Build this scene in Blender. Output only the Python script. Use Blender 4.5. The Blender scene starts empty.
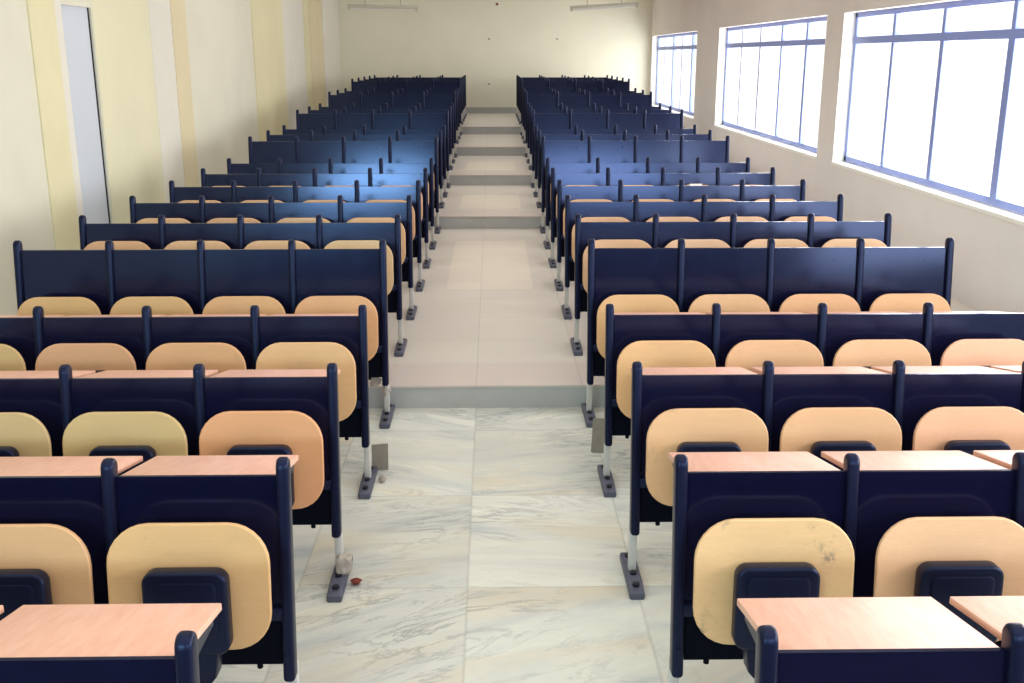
import bpy, bmesh, math, random
from mathutils import Vector, Matrix
random.seed(7)
C = bpy.context.scene.collection
sc = bpy.context.scene
PI = math.pi

# ------------------------------------------------------------------ materials
class N:
    """small node-graph helper"""
    def __init__(s, name):
        s.m = bpy.data.materials.new(name); s.m.use_nodes = True
        s.t = s.m.node_tree; s.t.nodes.clear()
        s.out = s.t.nodes.new('ShaderNodeOutputMaterial')
        s.b = s.t.nodes.new('ShaderNodeBsdfPrincipled')
        s.t.links.new(s.b.outputs[0], s.out.inputs[0])
    def n(s, typ, **kw):
        x = s.t.nodes.new('ShaderNode' + typ)
        for k, v in kw.items(): setattr(x, k, v)
        return x
    def l(s, a, b): s.t.links.new(a, b)
    def val(s, sock, v):
        if hasattr(v, 'is_linked'): s.l(v, sock)
        else: sock.default_value = v
    def coords(s, kind='Object', scale=(1, 1, 1), loc=(0, 0, 0)):
        tc = s.n('TexCoord'); mp = s.n('Mapping')
        mp.inputs['Scale'].default_value = scale; mp.inputs['Location'].default_value = loc
        s.l(tc.outputs[kind], mp.inputs[0]); return mp.outputs[0]
    def noise(s, vec, scale=5, detail=4, rough=.5, dist=0):
        x = s.n('TexNoise'); s.l(vec, x.inputs['Vector'])
        x.inputs['Scale'].default_value = scale; x.inputs['Detail'].default_value = detail
        x.inputs['Roughness'].default_value = rough; x.inputs['Distortion'].default_value = dist
        return x.outputs['Fac']
    def ramp(s, fac, stops, interp='LINEAR'):
        r = s.n('ValToRGB'); s.l(fac, r.inputs[0]); r.color_ramp.interpolation = interp
        e = r.color_ramp.elements
        while len(e) < len(stops): e.new(.5)
        for el, (p, c) in zip(e, stops):
            el.position = p; el.color = (*c, 1) if not isinstance(c, (int, float)) else (c, c, c, 1)
        return r.outputs[0]
    def mix(s, fac, a, b, mode='MIX'):
        x = s.n('Mix', data_type='RGBA', blend_type=mode)
        s.val(x.inputs[0], fac)
        for i, v in ((6, a), (7, b)):
            if hasattr(v, 'is_linked'): s.l(v, x.inputs[i])
            else: x.inputs[i].default_value = (*v, 1)
        return x.outputs[2]
    def math(s, op, a, b=0.0):
        x = s.n('Math', operation=op); s.val(x.inputs[0], a); s.val(x.inputs[1], b); return x.outputs[0]
    def bump(s, h, strength=.1, dist=.002):
        x = s.n('Bump'); s.l(h, x.inputs['Height'])
        x.inputs['Strength'].default_value = strength; x.inputs['Distance'].default_value = dist
        s.l(x.outputs[0], s.b.inputs['Normal'])
    def fin(s, col=None, rough=.5, spec=.5, metal=0):
        if col is not None:
            if hasattr(col, 'is_linked'): s.l(col, s.b.inputs['Base Color'])
            else: s.b.inputs['Base Color'].default_value = (*col, 1)
        s.val(s.b.inputs['Roughness'], rough)
        s.b.inputs['Specular IOR Level'].default_value = spec
        s.b.inputs['Metallic'].default_value = metal
        return s.m

def lin(r, g, b):
    f = lambda c: (c / 255 / 12.92) if c / 255 <= .04045 else ((c / 255 + .055) / 1.055) ** 2.4
    return (f(r), f(g), f(b))

def scaled(c, k): return tuple(x * k for x in c)

def plaster(name, rgb, var=.06, rough=.75):
    k = N(name); v = k.coords('Object')
    n1 = k.noise(v, 1.3, 4, .6); n2 = k.noise(v, 60, 3, .6)
    c = lin(*rgb)
    col = k.mix(k.ramp(n1, [(.3, 0), (.7, 1)]), scaled(c, 1 - var), scaled(c, 1 + var * .4))
    k.bump(n2, .08, .002)
    return k.fin(col, rough, .3)

M = {}
M['wall_left'] = plaster('cream_plaster', (219, 215, 196), .05)
M['wall_back'] = plaster('pale_yellow_plaster', (232, 228, 207), .04)
M['wall_right'] = plaster('warm_grey_plaster', (236, 231, 227), .04)
M['yellow'] = plaster('yellow_paint', (222, 214, 176), .05)
M['band'] = plaster('pale_yellow_band', (222, 217, 186), .04)
M['tan'] = plaster('tan_paint', (218, 206, 170), .05)
M['light'] = plaster('light_cream_paint', (223, 219, 206), .05)
M['white'] = plaster('white_paint', (246, 244, 236), .02, .5)
M['ceiling'] = plaster('ceiling_paint', (168, 166, 160), .03)
M['skirting'] = plaster('grey_skirting', (170, 172, 168), .06, .5)
M['door'] = plaster('door_paint', (200, 206, 214), .03, .45)
M['damper_floor'] = plaster('brown_reflection_damper', (70, 56, 50), .1, .9)
M['damper_wall'] = plaster('green_reflection_damper', (34, 48, 44), .1, .6)
M['front'] = plaster('front_wall_paint', (150, 146, 140), .05)
M['dark_line'] = N('dark_gap').fin((.03, .03, .03), .8, .2)

def tier_tile(name, rgb, rgb2):
    k = N(name); v = k.coords('Object', (1, 1, 1), (.07, 0, 0))
    br = k.n('TexBrick'); k.l(v, br.inputs['Vector'])
    br.offset = 0; br.inputs['Scale'].default_value = 1
    br.inputs['Brick Width'].default_value = .62; br.inputs['Row Height'].default_value = .62
    br.inputs['Mortar Size'].default_value = .003; br.inputs['Mortar Smooth'].default_value = .4
    br.inputs['Color1'].default_value = (*lin(*rgb), 1); br.inputs['Color2'].default_value = (*lin(*rgb2), 1)
    br.inputs['Mortar'].default_value = (*scaled(lin(*rgb), .72), 1)
    n1 = k.noise(v, 2.2, 5, .6, .6)
    col = k.mix(k.ramp(n1, [(.35, 0), (.7, .35)]), br.outputs['Color'], scaled(lin(*rgb), .82))
    return k.fin(col, .34, .4)
M['tier'] = tier_tile('beige_tile', (224, 215, 203), (218, 209, 199))
M['tier_lip'] = tier_tile('beige_nosing', (222, 208, 200), (217, 204, 194))
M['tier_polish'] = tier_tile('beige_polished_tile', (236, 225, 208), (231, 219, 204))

def riser():
    k = N('grey_riser'); v = k.coords('Object')
    n = k.noise(v, 3.5, 5, .6)
    return k.fin(k.mix(n, lin(172, 172, 170), lin(206, 206, 202)), .55, .3)
M['riser'] = riser()

def marble():
    k = N('white_marble')
    tc = k.n('TexCoord'); co = tc.outputs['Object']
    sep = k.n('SeparateXYZ'); k.l(co, sep.inputs[0])
    W, D, X0, Y0 = .66, .88, -.073, 3.66
    ux = k.math('DIVIDE', k.math('SUBTRACT', sep.outputs[0], X0), W)
    uy = k.math('DIVIDE', k.math('SUBTRACT', sep.outputs[1], Y0), D)
    ix, iy = k.math('FLOOR', ux), k.math('FLOOR', uy)
    fx, fy = k.math('FRACT', ux), k.math('FRACT', uy)
    cid = k.n('CombineXYZ'); k.l(ix, cid.inputs[0]); k.l(iy, cid.inputs[1])
    wn = k.n('TexWhiteNoise', noise_dimensions='3D'); k.l(cid.outputs[0], wn.inputs['Vector'])
    # every slab shifts and turns its own veins
    sh = k.n('VectorMath', operation='SCALE'); k.l(wn.outputs['Color'], sh.inputs[0]); sh.inputs['Scale'].default_value = 13
    ad = k.n('VectorMath', operation='ADD'); k.l(co, ad.inputs[0]); k.l(sh.outputs[0], ad.inputs[1])
    rot = k.n('VectorRotate', rotation_type='Z_AXIS'); k.l(ad.outputs[0], rot.inputs['Vector'])
    k.l(k.math('MULTIPLY', k.math('SUBTRACT', wn.outputs['Value'], .5), 1.1), rot.inputs['Angle'])
    st = k.n('Mapping'); st.inputs['Scale'].default_value = (.55, 2.6, 1); k.l(rot.outputs[0], st.inputs[0])
    v = st.outputs[0]
    cloud = k.noise(v, 1.6, 6, .62, .8)
    warm = k.noise(v, .9, 4, .6, .4)
    vein = k.noise(v, 1.9, 9, .68, 1.6)
    base = k.ramp(cloud, [(.28, lin(192, 198, 198)), (.45, lin(222, 223, 214)), (.6, lin(235, 234, 220)), (.8, lin(204, 211, 210))])
    base = k.mix(k.ramp(warm, [(.52, 0), (.70, .65)]), base, lin(232, 212, 176))
    vv = k.ramp(k.math('ABSOLUTE', k.math('SUBTRACT', vein, .5)), [(0, .9), (.008, .6), (.03, 0)])
    patch = k.ramp(k.noise(co, 1.1, 3, .5), [(.42, .04), (.62, .7)])
    base = k.mix(k.math('MULTIPLY', vv, patch), base, lin(116, 122, 124))
    tone = k.math('MULTIPLY', k.math('SUBTRACT', wn.outputs['Value'], .5), .22)
    hs = k.n('HueSaturation'); k.l(base, hs.inputs['Color']); k.l(k.math('ADD', tone, .935), hs.inputs['Value'])
    # joints
    ex = k.math('MULTIPLY', k.math('MINIMUM', fx, k.math('SUBTRACT', 1, fx)), W)
    ey = k.math('MULTIPLY', k.math('MINIMUM', fy, k.math('SUBTRACT', 1, fy)), D)
    ed = k.ramp(k.math('MINIMUM', ex, ey), [(0, 1), (.0025, .8), (.006, 0)])
    col = k.mix(k.math('MULTIPLY', ed, .4), hs.outputs[0], lin(160, 158, 150))
    return k.fin(col, k.math('ADD', k.math('MULTIPLY', cloud, .12), .2), .4)
M['marble'] = marble()

def navy(name, c, rough, spec=.5, dim_low=False):
    k = N(name); v = k.coords('Object')
    n = k.noise(v, 14, 5, .65)
    nn = k.noise(k.coords('Object', (1, 1, 14)), 22, 3, .6)
    col = k.mix(k.ramp(n, [(.3, 0), (.75, 1)]), scaled(c, .85), scaled(c, 1.15))
    k.bump(nn, .02, .0006)
    k.b.inputs['Specular Tint'].default_value = (.42, .55, 1, 1)
    rg = k.math('ADD', k.math('MULTIPLY', n, .04), rough)
    if dim_low:                                   # lower zone darkened and dulled to suppress the floor's reflection
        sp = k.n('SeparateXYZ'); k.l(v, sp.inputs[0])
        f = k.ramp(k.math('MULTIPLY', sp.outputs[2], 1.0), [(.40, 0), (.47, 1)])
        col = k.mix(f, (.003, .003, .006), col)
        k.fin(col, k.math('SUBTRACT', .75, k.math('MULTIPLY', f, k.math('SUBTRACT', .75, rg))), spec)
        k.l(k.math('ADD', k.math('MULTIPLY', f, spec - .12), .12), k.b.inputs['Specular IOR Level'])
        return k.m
    return k.fin(col, rg, spec)
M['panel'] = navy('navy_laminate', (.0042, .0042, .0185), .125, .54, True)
M['post'] = navy('navy_enamel', (.0055, .0055, .019), .32, .32)
M['bracket'] = navy('black_moulded_plastic', (.0055, .0058, .017), .36, .35)

def beech():
    k = N('beech_ply'); v = k.coords('Object')
    oi = k.n('ObjectInfo')
    off = k.n('VectorMath', operation='ADD'); k.l(v, off.inputs[0])
    cb = k.n('CombineXYZ'); r = k.math('MULTIPLY', oi.outputs['Random'], 37.0)
    for i in range(3): k.l(r, cb.inputs[i])
    k.l(cb.outputs[0], off.inputs[1])
    mp = k.n('Mapping'); mp.inputs['Scale'].default_value = (1, 1, 7); k.l(off.outputs[0], mp.inputs[0])
    grain = k.noise(mp.outputs[0], 6, 5, .6, .5)
    fine = k.noise(mp.outputs[0], 42, 3, .6)
    col = k.mix(k.ramp(grain, [(.3, .22), (.7, 0)]), oi.outputs['Color'], lin(196, 152, 104))
    col = k.mix(k.ramp(fine, [(.4, .10), (.6, 0)]), col, lin(176, 138, 96))
    # a few pencil smudges
    sm = k.math('MULTIPLY', k.ramp(k.noise(off.outputs[0], 9, 3, .5), [(.60, 0), (.72, .8)]),
                k.ramp(k.noise(off.outputs[0], 44, 4, .7), [(.46, 0), (.6, 1)]))
    col = k.mix(k.math('MULTIPLY', sm, oi.outputs['Alpha']), col, lin(100, 92, 92))
    return k.fin(col, .42, .4)
M['beech'] = beech()

def laminate():
    k = N('pink_beige_laminate'); v = k.coords('Object')
    mp = k.n('Mapping'); mp.inputs['Scale'].default_value = (6, 1, 1); k.l(v, mp.inputs[0])
    g = k.noise(mp.outputs[0], 7, 5, .6, .4)
    col = k.mix(k.ramp(g, [(.3, 0), (.7, 1)]), lin(222, 164, 138), lin(234, 184, 160))
    return k.fin(col, .36, .45)
M['laminate'] = laminate()
M['steel'] = N('grey_painted_steel').fin(lin(206, 202, 196), .45, .4)
def foot_m():
    k = N('blue_grey_cast_foot'); n = k.noise(k.coords('Object'), 30, 4, .6)
    return k.fin(k.mix(n, lin(56, 58, 76), lin(100, 102, 118)), .45, .45)
M['foot'] = foot_m()
M['bolt'] = N('black_bolt').fin((.006, .006, .012), .4, .5)
M['frame'] = N('blue_fringe_frame').fin(lin(140, 156, 216), .45, .4)  # blue fringe of the overexposed windows put into the frame colour
M['frame_pale'] = N('pale_window_paint').fin(lin(186, 194, 226), .45, .4)
M['tube'] = N('tube_white').fin(lin(214, 212, 204), .4, .4)
M['fitting'] = N('tube_fitting').fin(lin(180, 176, 160), .5, .4)
def cardboard():
    k = N('grey_cardboard'); n = k.noise(k.coords('Object'), 22, 4, .6)
    return k.fin(k.mix(n, lin(128, 120, 108), lin(164, 154, 140)), .85, .15)
M['cardboard'] = cardboard()
def rag():
    k = N('mortar_lump'); n = k.noise(k.coords('Object'), 26, 4, .6)
    return k.fin(k.mix(n, lin(150, 140, 128), lin(206, 194, 182)), .9, .1)
M['mortar'] = rag()
M['brick'] = N('red_chip').fin(lin(120, 56, 48), .8, .2)
M['book'] = N('dark_cover').fin((.01, .01, .03), .5, .3)
M['paper'] = N('page_edge').fin(lin(225, 222, 216), .8, .2)

def glass():
    k = N('window_glass')
    tr = k.n('BsdfTransparent'); gl = k.n('BsdfGlossy'); gl.inputs['Roughness'].default_value = .03
    fr = k.n('Fresnel'); fr.inputs['IOR'].default_value = 1.45
    mx = k.n('MixShader'); k.l(k.math('MULTIPLY', k.math('MINIMUM', fr.outputs[0], .5), .5), mx.inputs[0]); k.l(tr.outputs[0], mx.inputs[1]); k.l(gl.outputs[0], mx.inputs[2])
    k.l(mx.outputs[0], k.out.inputs[0]); return k.m
M['glass'] = glass()

# ------------------------------------------------------------------ mesh helpers
def box(bm, lo, hi, bev=0, seg=2, mi=0, rot=None):
    r = bmesh.ops.create_cube(bm, size=1)
    vs = r['verts']; c = [(a + b) / 2 for a, b in zip(lo, hi)]; s = [max(1e-5, b - a) for a, b in zip(lo, hi)]
    for v in vs: v.co = Vector((v.co.x * s[0], v.co.y * s[1], v.co.z * s[2]))
    es = list({e for v in vs for e in v.link_edges}); fs = list({f for v in vs for f in v.link_faces})
    if bev:
        rr = bmesh.ops.bevel(bm, geom=es, offset=bev, segments=seg, profile=.5, affect='EDGES')
        vs = list({v for v in vs if v.is_valid} | {v for f in rr['faces'] for v in f.verts})
        vs = list({v for v in vs} | {w for v in vs for e in v.link_edges for w in e.verts})
        fs = list({f for v in vs for f in v.link_faces})
    mt = Matrix.Translation(c) @ (rot.to_4x4() if rot else Matrix())
    for v in vs: v.co = mt @ v.co
    for f in fs:
        f.material_index = mi
    return vs

def prism(bm, pts, axis, lo, hi, bev=0, seg=3, mi=0):
    """closed outline pts (2D) swept along axis from lo to hi"""
    def p3(p, t):
        return Vector((t, p[0], p[1])) if axis == 'x' else Vector((p[0], t, p[1])) if axis == 'y' else Vector((p[0], p[1], t))
    a = [bm.verts.new(p3(p, lo)) for p in pts]; b = [bm.verts.new(p3(p, hi)) for p in pts]
    fs = [bm.faces.new(a), bm.faces.new(list(reversed(b)))]
    n = len(pts)
    for i in range(n): fs.append(bm.faces.new((a[i], b[i], b[(i + 1) % n], a[(i + 1) % n])))
    bmesh.ops.recalc_face_normals(bm, faces=fs)
    for f in fs: f.material_index = mi
    if bev:
        es = list({e for f in fs[:2] for e in f.edges})
        r = bmesh.ops.bevel(bm, geom=es, offset=bev, segments=seg, profile=.5, affect='EDGES')
        for f in r['faces']: f.material_index = mi
    return fs

def cyl(bm, p0, p1, r0, r1=None, seg=14, mi=0):
    r1 = r0 if r1 is None else r1
    p0, p1 = Vector(p0), Vector(p1); d = p1 - p0
    q = d.to_track_quat('Z', 'Y').to_matrix()
    a, b = [], []
    for i in range(seg):
        t = 2 * PI * i / seg; e = q @ Vector((math.cos(t), math.sin(t), 0))
        a.append(bm.verts.new(p0 + e * r0)); b.append(bm.verts.new(p1 + e * r1))
    fs = [bm.faces.new(list(reversed(a))), bm.faces.new(b)]
    for i in range(seg): fs.append(bm.faces.new((a[i], a[(i + 1) % seg], b[(i + 1) % seg], b[i])))
    for f in fs: f.material_index = mi

def rrect(w, h, r, n=7, p=2.0):
    """rounded rectangle outline, centred"""
    out = []
    for cx, cy, a0 in ((w / 2 - r, h / 2 - r, 0), (-w / 2 + r, h / 2 - r, PI / 2), (-w / 2 + r, -h / 2 + r, PI), (w / 2 - r, -h / 2 + r, 1.5 * PI)):
        for i in range(n + 1):
            t = a0 + PI / 2 * i / n; out.append((cx + r * math.cos(t), cy + r * math.sin(t)))
    return out

def mesh(bm, name, mats, smooth=True):
    me = bpy.data.meshes.new(name); bm.normal_update(); bm.to_mesh(me); bm.free()
    for m in (mats if isinstance(mats, (list, tuple)) else [mats]): me.materials.append(m)
    if smooth:
        for p in me.polygons: p.use_smooth = True
        try: me.set_sharp_from_angle(angle=math.radians(38))
        except Exception: pass
    return me

def obj(name, me, parent=None, loc=(0, 0, 0), rot=(0, 0, 0)):
    o = bpy.data.objects.new(name, me); C.objects.link(o); o.location = loc; o.rotation_euler = rot
    if parent: o.parent = parent
    return o

def tag(o, label=None, cat=None, group=None, kind=None):
    if label: o['label'] = label
    if cat: o['category'] = cat
    if group: o['group'] = group
    if kind: o['kind'] = kind
    return o

def struct(name, bm, mats, parent=None, smooth=False):
    o = obj(name, mesh(bm, name, mats, smooth), parent); o['kind'] = 'structure'; return o

def bb(*boxes):
    bm = bmesh.new()
    for b in boxes: box(bm, *b)
    return bm

# ------------------------------------------------------------------ dimensions
P = .5                       # seat pitch
A = .577                     # aisle half width, to the post centre
Y0, DY = 1.863, .9522        # row 0, row spacing
HP = .886                    # post height
STEP = .141
NROW = 24
XL, XR, YB, YF, ZC = -3.5, 3.68, 24.8, -3.2, 3.75
TALL = {4, 10, 13, 16, 19}
def tier(r): return 0 if r <= 4 else 1 if r <= 10 else 2 if r <= 13 else 3 if r <= 16 else 4 if r <= 19 else 5
EDGE = [Y0 + DY * r + .135 for r in (4, 10, 13, 16, 19)] + [YB]
def row_y(r): return Y0 + DY * r - (.03 if r == 0 else 0)

# ------------------------------------------------------------------ setting: floor, tiers, walls, ceiling
struct('floor', bb(((XL, YF, -.1), (XR, EDGE[0], 0))), M['marble'])
struct('floor_reflection_damper', bb(((XL, YF, 0), (XR, .7, .18))), M['damper_floor'])  # unseen dark platform added so the front backrests reflect less light
struct('trim_reflection_damper', bb(((-3.2, YF, .9), (3.2, YF + .03, 2.15))), M['damper_wall'])  # unseen dark board added to darken what the backrests reflect
for i in range(5):
    z0, z1 = i * STEP, (i + 1) * STEP
    y0, y1 = EDGE[i], EDGE[i + 1]
    t = struct('floor_tier', bb(((XL, y0 + .02, z0 - .1), (XR, y1 + (.3 if i < 4 else 0), z1 - .001))), M['tier'])
    struct('riser', bb(((XL, y0, z0 - .02), (XR, y0 + .02, z1 - .012))), M['riser'], t)
    struct('nosing', bb(((XL, y0 - .008, z1 - .012), (XR, y0 + min(.46, .14 * (y1 - y0)), z1))), M['tier_lip'], t)
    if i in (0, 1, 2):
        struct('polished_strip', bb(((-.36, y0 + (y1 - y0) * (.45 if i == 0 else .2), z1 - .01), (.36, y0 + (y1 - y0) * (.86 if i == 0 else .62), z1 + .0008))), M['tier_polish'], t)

struct('wall_back', bb(((XL - .2, YB, 0), (XR + .2, YB + .2, ZC))), M['wall_back'])
struct('wall_front', bb(((XL - .2, YF - .2, -.1), (XR + .2, YF, ZC))), M['front'])
struct('ceiling', bb(((XL - .2, YF - .2, ZC), (XR + .2, YB + .2, ZC + .1))), M['ceiling'])
struct('baseboard_back', bb(((XL, YB - .02, 5 * STEP), (XR, YB, 5 * STEP + .135))), M['skirting'])

# left wall with a door opening
DY0, DY1, DZ0, DZ1 = 8.98, 9.66, STEP, 2.41
struct('wall_left', bb(((XL - .16, YF, -.1), (XL, DY0, ZC)), ((XL - .16, DY1, -.1), (XL, YB, ZC)),
                       ((XL - .16, DY0, DZ1), (XL, DY1, ZC)), ((XL - .16, DY0, -.1), (XL, DY1, DZ0))), M['wall_left'])
d = struct('door_1', bb(((XL - .09, DY0, DZ0), (XL - .03, DY1 - .013, DZ1))), M['door'])
struct('door_gap', bb(((XL - .10, DY1 - .012, DZ0), (XL - .02, DY1 - .002, DZ1))), M['dark_line'], d)
# painted pilasters and bands on the left wall
for n, (y0, y1, dp, m) in enumerate(((8.34, 8.84, .012, 'yellow'), (8.84, 8.98, .008, 'light'), (9.68, 11.25, .004, 'band'), (11.25, 12.0, .008, 'light'), (12.0, 12.55, .015, 'tan'),
                                     (16.0, 18.3, .015, 'yellow'), (18.3, 20.3, .01, 'light'), (20.3, 20.9, .02, 'yellow'), (20.9, 22.4, .03, 'tan'), (22.4, 24.79, .05, 'light'))):
    struct('trim_%d' % (n + 1), bb(((XL - .01, y0, 0), (XL + dp, y1, ZC))), M[m])

# right wall with window openings
WZ0, WZ1, TH = .885, 2.43, .16
WIN = [(5.64, 11.2), (11.77, 17.33), (19.2, 24.55)]
bm = bmesh.new()
box(bm, (XR, YF, -.1), (XR + TH, YB, WZ0)); box(bm, (XR, YF, WZ1), (XR + TH, YB, ZC))
ys = [YF] + [y for w in WIN for y in w] + [YB]
for a, b in zip(ys[::2], ys[1::2]): box(bm, (XR, a, WZ0), (XR + TH, b, WZ1))
struct('wall_right', bm, M['wall_right'])
ZT = 2.155
for n, (y0, y1) in enumerate(WIN):
    w = bpy.data.objects.new('window_%d' % (3 - n), None); C.objects.link(w); w.location = (XR, (y0 + y1) / 2, WZ0); w['kind'] = 'structure'
    L = (y1 - y0) / 2
    def part(name, bm, m, w=w):
        o = obj(name, mesh(bm, name, m, False), w); o['kind'] = 'structure'; return o
    fx0, fx1 = .115, .165
    z1 = WZ1 - WZ0
    bm = bmesh.new()
    box(bm, (fx0, -L, .03), (fx1, L, .085), .006); box(bm, (fx0, -L, z1 - .05), (fx1, L, z1), .006)
    box(bm, (fx0, -L, .03), (fx1, -L + .06, z1), .006); box(bm, (fx0, L - .07, .03), (fx1, L, z1), .006)
    box(bm, (fx0 - .006, -L, ZT - WZ0 - .035), (fx1, L, ZT - WZ0 + .035), .006)
    part('window_frame', bm, M['frame'])
    for k in range(1, 5):
        y = L - k * 2 * L / 5
        bm = bmesh.new(); wd = (.06 if k in (1, 3) else .075) if n < 2 else .085
        if n == 0 and k == 3: y -= .1; wd = .1
        box(bm, (fx0 - .004, y - wd / 2, .08), (fx1, y + wd / 2, ZT - WZ0 - .03), .005)
        box(bm, (fx0 - .004, y - .03, ZT - WZ0 + .03), (fx1, y + .03, z1 - .04), .005)
        part('mullion', bm, M['frame_pale'] if (n, k) in ((1, 1), (1, 2), (2, 1), (2, 3)) else M['frame'])
    bm = bmesh.new(); bm.faces.new([bm.verts.new(p) for p in ((.14, -L + .03, .05), (.14, -L + .03, z1 - .03), (.14, L - .03, z1 - .03), (.14, L - .03, .05))])
    part('window_pane', bm, M['glass'])
    bm = bmesh.new(); box(bm, (-.012, -L - .03, -.012), (.16, L + .03, .022), .004)
    part('window_sill', bm, M['white'])
    part('window_reveal', bb(((-.004, L - .006, .022), (.12, L + .004, z1)), ((-.004, -L - .004, .022), (.12, -L + .006, z1))), M['white'])

# ------------------------------------------------------------------ bench parts (origin: bench base at the aisle end, x runs away from the aisle)
LEAN = .115
def ly(z): return (z - HP) * LEAN              # the backrest leans away from the viewer as it rises
def post_mesh(dz):
    bm = bmesh.new(); h = HP + dz; hw = .028; pts = []
    zb = .215
    pts.append((ly(zb) - hw, zb)); pts.append((ly(zb) + hw * .8, zb - .004))
    zc = h - hw
    for i in range(9):
        t = PI * i / 8; pts.append((ly(zc) + hw * math.cos(t), zc + hw * math.sin(t)))
    prism(bm, pts, 'x', -.0185, .0185, .012, 3)
    # small cap screw at the foot end of the post
    cyl(bm, (0, ly(.3) - hw - .003, .3), (0, ly(.3) - hw + .004, .3), .006, seg=8)
    return mesh(bm, 'post', M['post'])
def panel_mesh(dz):
    bm = bmesh.new(); zt, zb = .832 + dz, .258; th = .006; w = P / 2 - .016
    pts = [(ly(zb) - th, zb), (ly(zb) + th, zb), (ly(zt) + th, zt), (ly(zt) - th, zt)]
    prism(bm, pts, 'x', -w, w, .004, 2)
    for x in (-.16, .16):                       # two bolts along the lower edge
        cyl(bm, (x, ly(zb), zb - .014), (x, ly(zb), zb + .004), .009, seg=8)
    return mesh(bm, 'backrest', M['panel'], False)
SEAT_W, SEAT_H, SEAT_Z = .455, .374, .554
def seat_mesh():
    bm = bmesh.new(); n = 7
    o = rrect(SEAT_W, SEAT_H, .115, n)
    # slightly dished plywood: rings from rim to centre, front and back
    rings = []
    for s in (1, .985, .8, .5, .2):
        rings.append([(x * s, z * s) for x, z in o])
    def yy(x, z): return .014 * (1 - (2 * x / SEAT_W) ** 2) * 0.9 + .010 * (2 * z / SEAT_H)
    th = .008; F, B = [], []
    for k, r in enumerate(rings):
        f = [bm.verts.new((x, yy(x, z) - th + (.003 if k == 0 else 0), z)) for x, z in r]
        b = [bm.verts.new((x, yy(x, z) + th - (.003 if k == 0 else 0), z)) for x, z in r]
        F.append(f); B.append(b)
    m = len(o)
    for k in range(len(rings) - 1):
        for i in range(m):
            j = (i + 1) % m
            bm.faces.new((F[k][i], F[k][j], F[k + 1][j], F[k + 1][i])); bm.faces.new((B[k][j], B[k][i], B[k + 1][i], B[k + 1][j]))
    for i in range(m):
        j = (i + 1) % m; bm.faces.new((F[0][j], F[0][i], B[0][i], B[0][j]))
    bm.faces.new(F[-1]); bm.faces.new(list(reversed(B[-1])))
    bmesh.ops.recalc_face_normals(bm, faces=bm.faces)
    return mesh(bm, 'seat', M['beech'])
def bracket_mesh():
    # moulded hinge box under the folded seat; a tongue runs down past the hinge. origin = seat centre
    bm = bmesh.new()
    prism(bm, [(x, z - .055) for x, z in rrect(.236, .25, .036, 5)], 'y', -.050, .0, .010, 3)
    prism(bm, [(x, z - .042) for x, z in rrect(.178, .168, .02, 4)], 'y', -.056, -.04, .005, 2)
    prism(bm, [(-.088, -.12), (.088, -.12), (.070, -.255), (.054, -.275), (-.054, -.275), (-.070, -.255)], 'y', -.040, .030, .008, 2)
    return mesh(bm, 'seat_bracket', M['bracket'])
DSL = .068 / .33
def desk_mesh(dz):
    bm = bmesh.new(); z0 = .828 + dz; y0, y1 = .004 + dz * LEAN, .335; th = .018
    pts = [(y0, z0 - th), (y1, z0 - DSL * (y1 - y0) - th), (y1, z0 - DSL * (y1 - y0)), (y0, z0)]
    prism(bm, pts, 'x', -.229, .229, .003, 2)
    return mesh(bm, 'desktop', M['laminate'])
def dbracket_mesh(dz):
    bm = bmesh.new(); z0 = .808 + dz
    pts = [(.0 + dz * LEAN, z0), (.28, z0 - DSL * .28), (.28, z0 - DSL * .28 - .015), (.05, z0 - .07), (-.005, z0 - .075)]
    prism(bm, pts, 'x', -.007, .007, .003, 1)
    return mesh(bm, 'desk_bracket', M['post'])
def leg_mesh():
    bm = bmesh.new(); box(bm, (-.015, -.058, .03), (.015, -.018, .24), .007)
    return mesh(bm, 'leg', M['steel'])
def foot_mesh():
    bm = bmesh.new()
    pts = [(-.215, 0), (.12, 0), (.12, .03), (-.01, .042), (-.12, .042), (-.215, .026)]
    prism(bm, pts, 'x', -.03, .03, .009, 3)
    for y, z in ((-.165, .034), (-.085, .042), (.075, .034)):
        cyl(bm, (0, y, z - .006), (0, y, z + .010), .014, seg=8, mi=1)
    return mesh(bm, 'foot', [M['foot'], M['bolt']])
def beam_mesh():
    bm = bmesh.new(); box(bm, (0, -.078, .40), (4 * P, -.058, .44), .004)
    return mesh(bm, 'seat_beam', M['post'])

def bench(name, dz, seats):
    root = bpy.data.objects.new(name, None); C.objects.link(root)
    pm, pn, dm, db = post_mesh(dz), panel_mesh(dz), desk_mesh(dz), dbracket_mesh(dz)
    for i in range(5):
        x = i * P
        obj('post', pm, root, (x, 0, 0)); obj('desk_bracket', db, root, (x + (.034 if i == 0 else -.034 if i == 4 else 0), 0, 0))
        l = obj('leg', LEG, root, (x, 0, 0)); obj('foot', FOOT, l)
    obj('seat_beam', BEAM, root)
    for i in range(4):
        x = (i + .5) * P
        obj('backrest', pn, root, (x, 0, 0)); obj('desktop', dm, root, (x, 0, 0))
        if seats:
            s = obj('seat', SEAT, root, (x, -.158, SEAT_Z), (-.06, 0, 0)); obj('seat_bracket', BRK, s, (0, -.006, 0))
    return root
LEG, FOOT, BEAM, SEAT, BRK = leg_mesh(), foot_mesh(), beam_mesh(), seat_mesh(), bracket_mesh()

def copy_tree(o, parent=None):
    c = o.copy(); C.objects.link(c); c.parent = parent
    for ch in list(o.children): copy_tree(ch, c)
    return c

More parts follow.
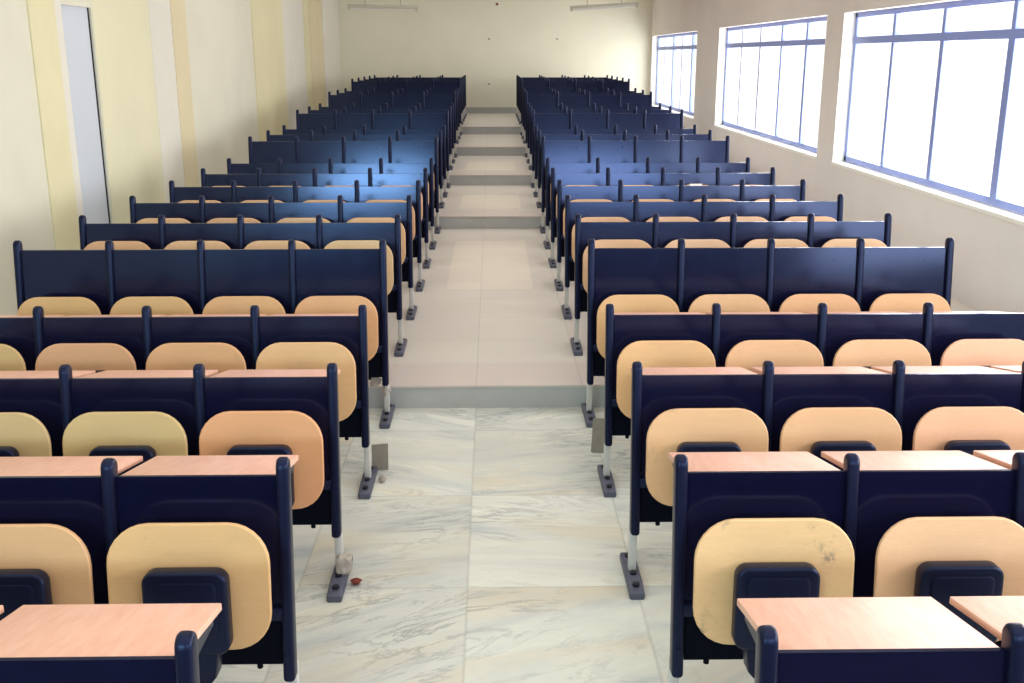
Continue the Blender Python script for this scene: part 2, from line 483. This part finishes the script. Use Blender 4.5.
soft = lambda c: tuple((a * .7 + b * .3) * k for a, b, k in zip(c, (240, 204, 170), (.95, .895, .89)))
TONES = [(236, 202, 150), (232, 194, 144), (228, 206, 160), (236, 204, 162), (228, 186, 138), (222, 206, 154)]
PALE = [(238, 205, 160), (234, 198, 158), (240, 208, 170), (232, 194, 150)]
SPEC = {  # (side, row): seat tones from the aisle outwards, as photographed
    (-1, 1): [(226, 188, 122), (224, 180, 124)], (-1, 2): [(230, 164, 108), (206, 190, 122), (206, 190, 128)],
    (-1, 3): [(232, 192, 128), (222, 170, 112), (214, 164, 116), (208, 184, 116)], (-1, 4): [(232, 178, 120), (230, 184, 120), (226, 188, 118), (222, 186, 116)],
    (1, 1): [(236, 206, 144), (234, 196, 150)], (1, 2): [(232, 192, 138), (230, 186, 136), (234, 184, 146), (236, 182, 148)],
    (1, 3): [(236, 192, 128), (232, 186, 136), (234, 190, 144), (236, 182, 150)], (1, 4): [(232, 190, 126), (232, 190, 136), (232, 180, 128), (230, 180, 126)]}
ORD = ['front', 'second', 'third', 'fourth', 'fifth', 'sixth', 'seventh', 'eighth', 'ninth', 'tenth', 'eleventh', 'twelfth', 'thirteenth', 'fourteenth',
       'fifteenth', 'sixteenth', 'seventeenth', 'eighteenth', 'nineteenth', 'twentieth', 'twenty-first', 'twenty-second', 'twenty-third', 'last']
protos = {}; BENCH = {}
for side in (-1, 1):
    place = 'on the window side of the aisle' if side > 0 else 'on the door side of the aisle'
    for r in range(NROW):
        key = 'front' if r == 0 else 'tall' if r in TALL else 'low'
        if key not in protos:
            b = protos[key] = bench('front_desk' if r == 0 else 'lecture_bench', STEP if key == 'tall' else .022 if r == 0 else 0, r > 0)
        else:
            b = copy_tree(protos[key])
        z = tier(r) * STEP; BENCH[(side, r)] = b
        if side > 0:
            b.location = (A, row_y(r), z)
        else:
            b.location = (-A - 4 * P, row_y(r), z)
        if r == 0:
            tag(b, 'navy front desk row with pink laminate tops, ' + place, 'desk')
        elif key == 'tall':
            tag(b, 'navy bench with extra tall backrest, %s row, %s' % (ORD[r], place), 'bench')
        else:
            tag(b, 'navy bench with folded beech seats, %s row, %s' % (ORD[r], place), 'bench')
        b['group'] = 'bench rows on the window side' if side > 0 else 'bench rows on the door side'
        seats = sorted([c for c in b.children if c.name.split('.')[0] == 'seat'], key=lambda c: c.location.x * side)
        for i, s in enumerate(seats):
            sp = SPEC.get((side, r), [])
            rgb = sp[i] if i < len(sp) else random.choice(TONES if side < 0 else PALE)
            if (side, r, i) == (1, 1, 1): s.location.x += .018
            s.color = (*lin(*soft(rgb)), .9 if (side, r, i) in ((1, 1, 0), (1, 2, 0)) else .12)

# ------------------------------------------------------------------ small things
def lump(name, loc, s, m, seed):
    rnd = random.Random(seed); bm = bmesh.new()
    bmesh.ops.create_icosphere(bm, subdivisions=3, radius=1)
    ph = [rnd.uniform(0, 6) for _ in range(6)]
    for v in bm.verts:
        k = 1 + .18 * math.sin(3.1 * v.co.x + ph[0]) + .15 * math.sin(4.3 * v.co.y + ph[1]) + .14 * math.sin(5.2 * v.co.z + ph[2]) + .06 * math.sin(11 * v.co.x + 9 * v.co.z + ph[3])
        v.co *= k; v.co = Vector((v.co.x * s[0], v.co.y * s[1], v.co.z * s[2]))
    lo = min(v.co.z for v in bm.verts)
    for v in bm.verts: v.co.z -= lo
    return obj(name, mesh(bm, name, m), None, loc)

def card(name, loc, w, h, skew, rz, lean):
    bm = bmesh.new()
    prism(bm, [(-w / 2, 0), (w / 2, 0), (w / 2 * (1 - skew) + .004, h), (-w / 2 * (1 - skew * .3), h * .97)], 'y', -.004, .004, .001, 1)
    return obj(name, mesh(bm, name, M['cardboard']), None, loc, (lean, 0, rz))
tag(card('cardboard_scrap', (-.538, 4.86, .001), .08, .135, .05, .1, -.12), 'square grey cardboard scrap standing by the fourth row foot on the door side', 'cardboard')
tag(card('cardboard_scrap', (.578, 5.08, .001), .078, .185, .5, -.2, -.10), 'tapered grey cardboard scrap standing by a bench leg on the window side', 'cardboard')
o = lump('rubble_chip', (-.512, 4.71, 0), (.022, .018, .016), M['mortar'], 3); tag(o, 'small pinkish rubble chip on the marble in front of the square cardboard scrap', 'rubble')
o = lump('brick_chip', (-.512, 3.69, 0), (.024, .014, .011), M['brick'], 8); tag(o, 'dark red brick chip lying on the marble beside the third row foot', 'rubble')
def clump(side, row, loc, sz, seed):       # mortar stuck to the aisle leg of one bench
    b = BENCH[(side, row)]; l = [c for c in b.children if c.name.split('.')[0] == 'leg' and abs(b.location.x + c.location.x - side * A) < .01][0]
    o = lump('mortar_clump', loc, sz, M['mortar'], seed); o.parent = l; o['label'] = 'pale mortar clump stuck on the leg'
clump(-1, 2, (.022, -.05, .035), (.032, .036, .045), 5)
clump(-1, 4, (.0, -.04, .10), (.024, .026, .05), 9)
clump(-1, 4, (-.06, -.03, .19), (.034, .022, .028), 11)

# dark notebook lying on the eighth desk row of the window side
yb = row_y(7); tz = tier(7) * STEP
bm = bmesh.new()
box(bm, (-.055, -.075, 0), (.055, .075, .004), 0); box(bm, (-.052, -.073, .004), (.052, .072, .022), 0, mi=1); box(bm, (-.055, -.075, .022), (.055, .075, .027), 0)
nb = obj('notebook', mesh(bm, 'notebook', [M['book'], M['paper']], False), None, (1.70, yb + .12, tz + .8285 - DSL * .116 + .0015), (-math.atan(DSL), 0, .1))
tag(nb, 'dark notebook with white pages lying on an eighth row desktop, window side', 'notebook')

# hanging tube lights in front of the back wall
def tube_light(x0, x1, y, z0, z1, label):
    r = bpy.data.objects.new('tube_light', None); C.objects.link(r); r.location = ((x0 + x1) / 2, y, (z0 + z1) / 2)
    L = (x1 - x0) / 2; s = (z1 - z0) / 2
    bm = bmesh.new(); prism(bm, [(-L, -s + .0), (L, s + .0), (L, s + .05), (-L, -s + .05)], 'y', -.03, .03, .006, 2)
    obj('batten', mesh(bm, 'batten', M['fitting']), r)
    bm = bmesh.new(); cyl(bm, (-L + .04, 0, -s * .95 - .025), (L - .04, 0, s * .95 - .025), .017)
    obj('tube', mesh(bm, 'tube', M['tube']), r)
    for k in (-1, 1):
        bm = bmesh.new(); box(bm, (k * (L - .03) - .02, -.02, k * s - .045), (k * (L - .03) + .02, .02, k * s + .01), .006)
        obj('end_cap', mesh(bm, 'end_cap', M['fitting']), r)
    for k in (-.5, .5):
        bm = bmesh.new(); cyl(bm, (k * L, 0, k * s + .04), (k * L, 0, ZC - r.location.z), .008, seg=8)
        obj('rod', mesh(bm, 'rod', M['fitting']), r)
    tag(r, label, 'light', 'tube lights hanging by the back wall'); return r
tube_light(-2.62, -1.32, 20.0, 2.86, 2.83, 'hanging tube light by the back wall, above the door side benches')
tube_light(1.46, 2.72, 20.0, 2.83, 2.905, 'slightly tilted hanging tube light by the back wall, above the window side benches')
for n, (x, z, rr, m, lab) in enumerate(((.142, 3.13, .03, 'brick', 'small dark red fixing high on the back wall near its top'), (-.045, 2.37, .018, 'bolt', 'small dark nail in the back wall above the aisle'),
                             (1.515, 2.37, .018, 'bolt', 'small dark nail in the back wall above the window side benches'), (-.05, 1.37, .018, 'bolt', 'small dark nail low on the back wall above the aisle end'))):
    bm = bmesh.new(); cyl(bm, (0, .005, 0), (0, -.02, 0), rr, rr * .7); cyl(bm, (0, -.02, 0), (0, -.035, 0), rr * .5, rr * .4)
    tag(obj('wall_nail', mesh(bm, 'wall_nail', M[m]), None, (x, YB, z)), lab, 'nail')

# ------------------------------------------------------------------ light
wd = bpy.data.worlds.new('overcast'); sc.world = wd; wd.use_nodes = True
wd.node_tree.nodes['Background'].inputs[0].default_value = (1.0, .99, .965, 1)
wd.node_tree.nodes['Background'].inputs[1].default_value = 1.5

def area(name, loc, rot, sx, sy, power, col=(1, 1, 1), spread=PI):
    l = bpy.data.lights.new(name, 'AREA'); l.shape = 'RECTANGLE'; l.size = sx; l.size_y = sy; l.energy = power; l.color = col; l.spread = spread
    o = bpy.data.objects.new(name, l); C.objects.link(o); o.location = loc; o.rotation_euler = rot; return o
for y0, y1 in WIN:      # daylight entering each window
    area('window_daylight', (XR + .35, (y0 + y1) / 2, 1.7), (0, PI / 2, 0), 1.5, y1 - y0, 225 if y0 < 15 else 150, (.97, .985, 1))
# lamp standing for further unseen windows along the right wall
area('front_daylight', (XR - .02, 2.2, 1.75), (0, PI / 2, 0), 1.5, 5.0, 190, (.97, .98, 1))
# unseen lamps added to throw blue glare on the middle backrests
area('glare_lamp', (-2.45, YF + .03, 2.42), (PI / 2, 0, 0), 1.9, .5, 165, (.58, .9, 1))
area('glare_lamp', (2.3, YF + .03, 2.55), (PI / 2, 0, 0), 2.6, .8, 140, (.68, .83, 1))
for y, pw in ((.6, 62), (4.5, 50), (9, 55), (13.5, 45), (18, 40), (22.5, 30)):   # unseen fill lamps added to brighten floor and seats
    area('ceiling_fill', (0, y, ZC - .05), (0, 0, 0), 6, 3.5, pw, (1, .985, .955), 2.35)

# ------------------------------------------------------------------ camera
cam = bpy.data.cameras.new('camera'); co = bpy.data.objects.new('camera', cam); C.objects.link(co)
cam.sensor_width = 36; cam.lens = 1038.85 / 1024 * 36; cam.clip_end = 200
co.location = (.0344, 0, 2.0034); co.rotation_euler = (PI / 2 - .2686, 0, -.018)
sc.camera = co
sc.view_settings.view_transform = 'Standard'
sc.view_settings.look = 'None'
sc.cycles.use_denoising = True
sc.cycles.max_bounces = 8
sc.cycles.diffuse_bounces = 5
sc.cycles.transparent_max_bounces = 12
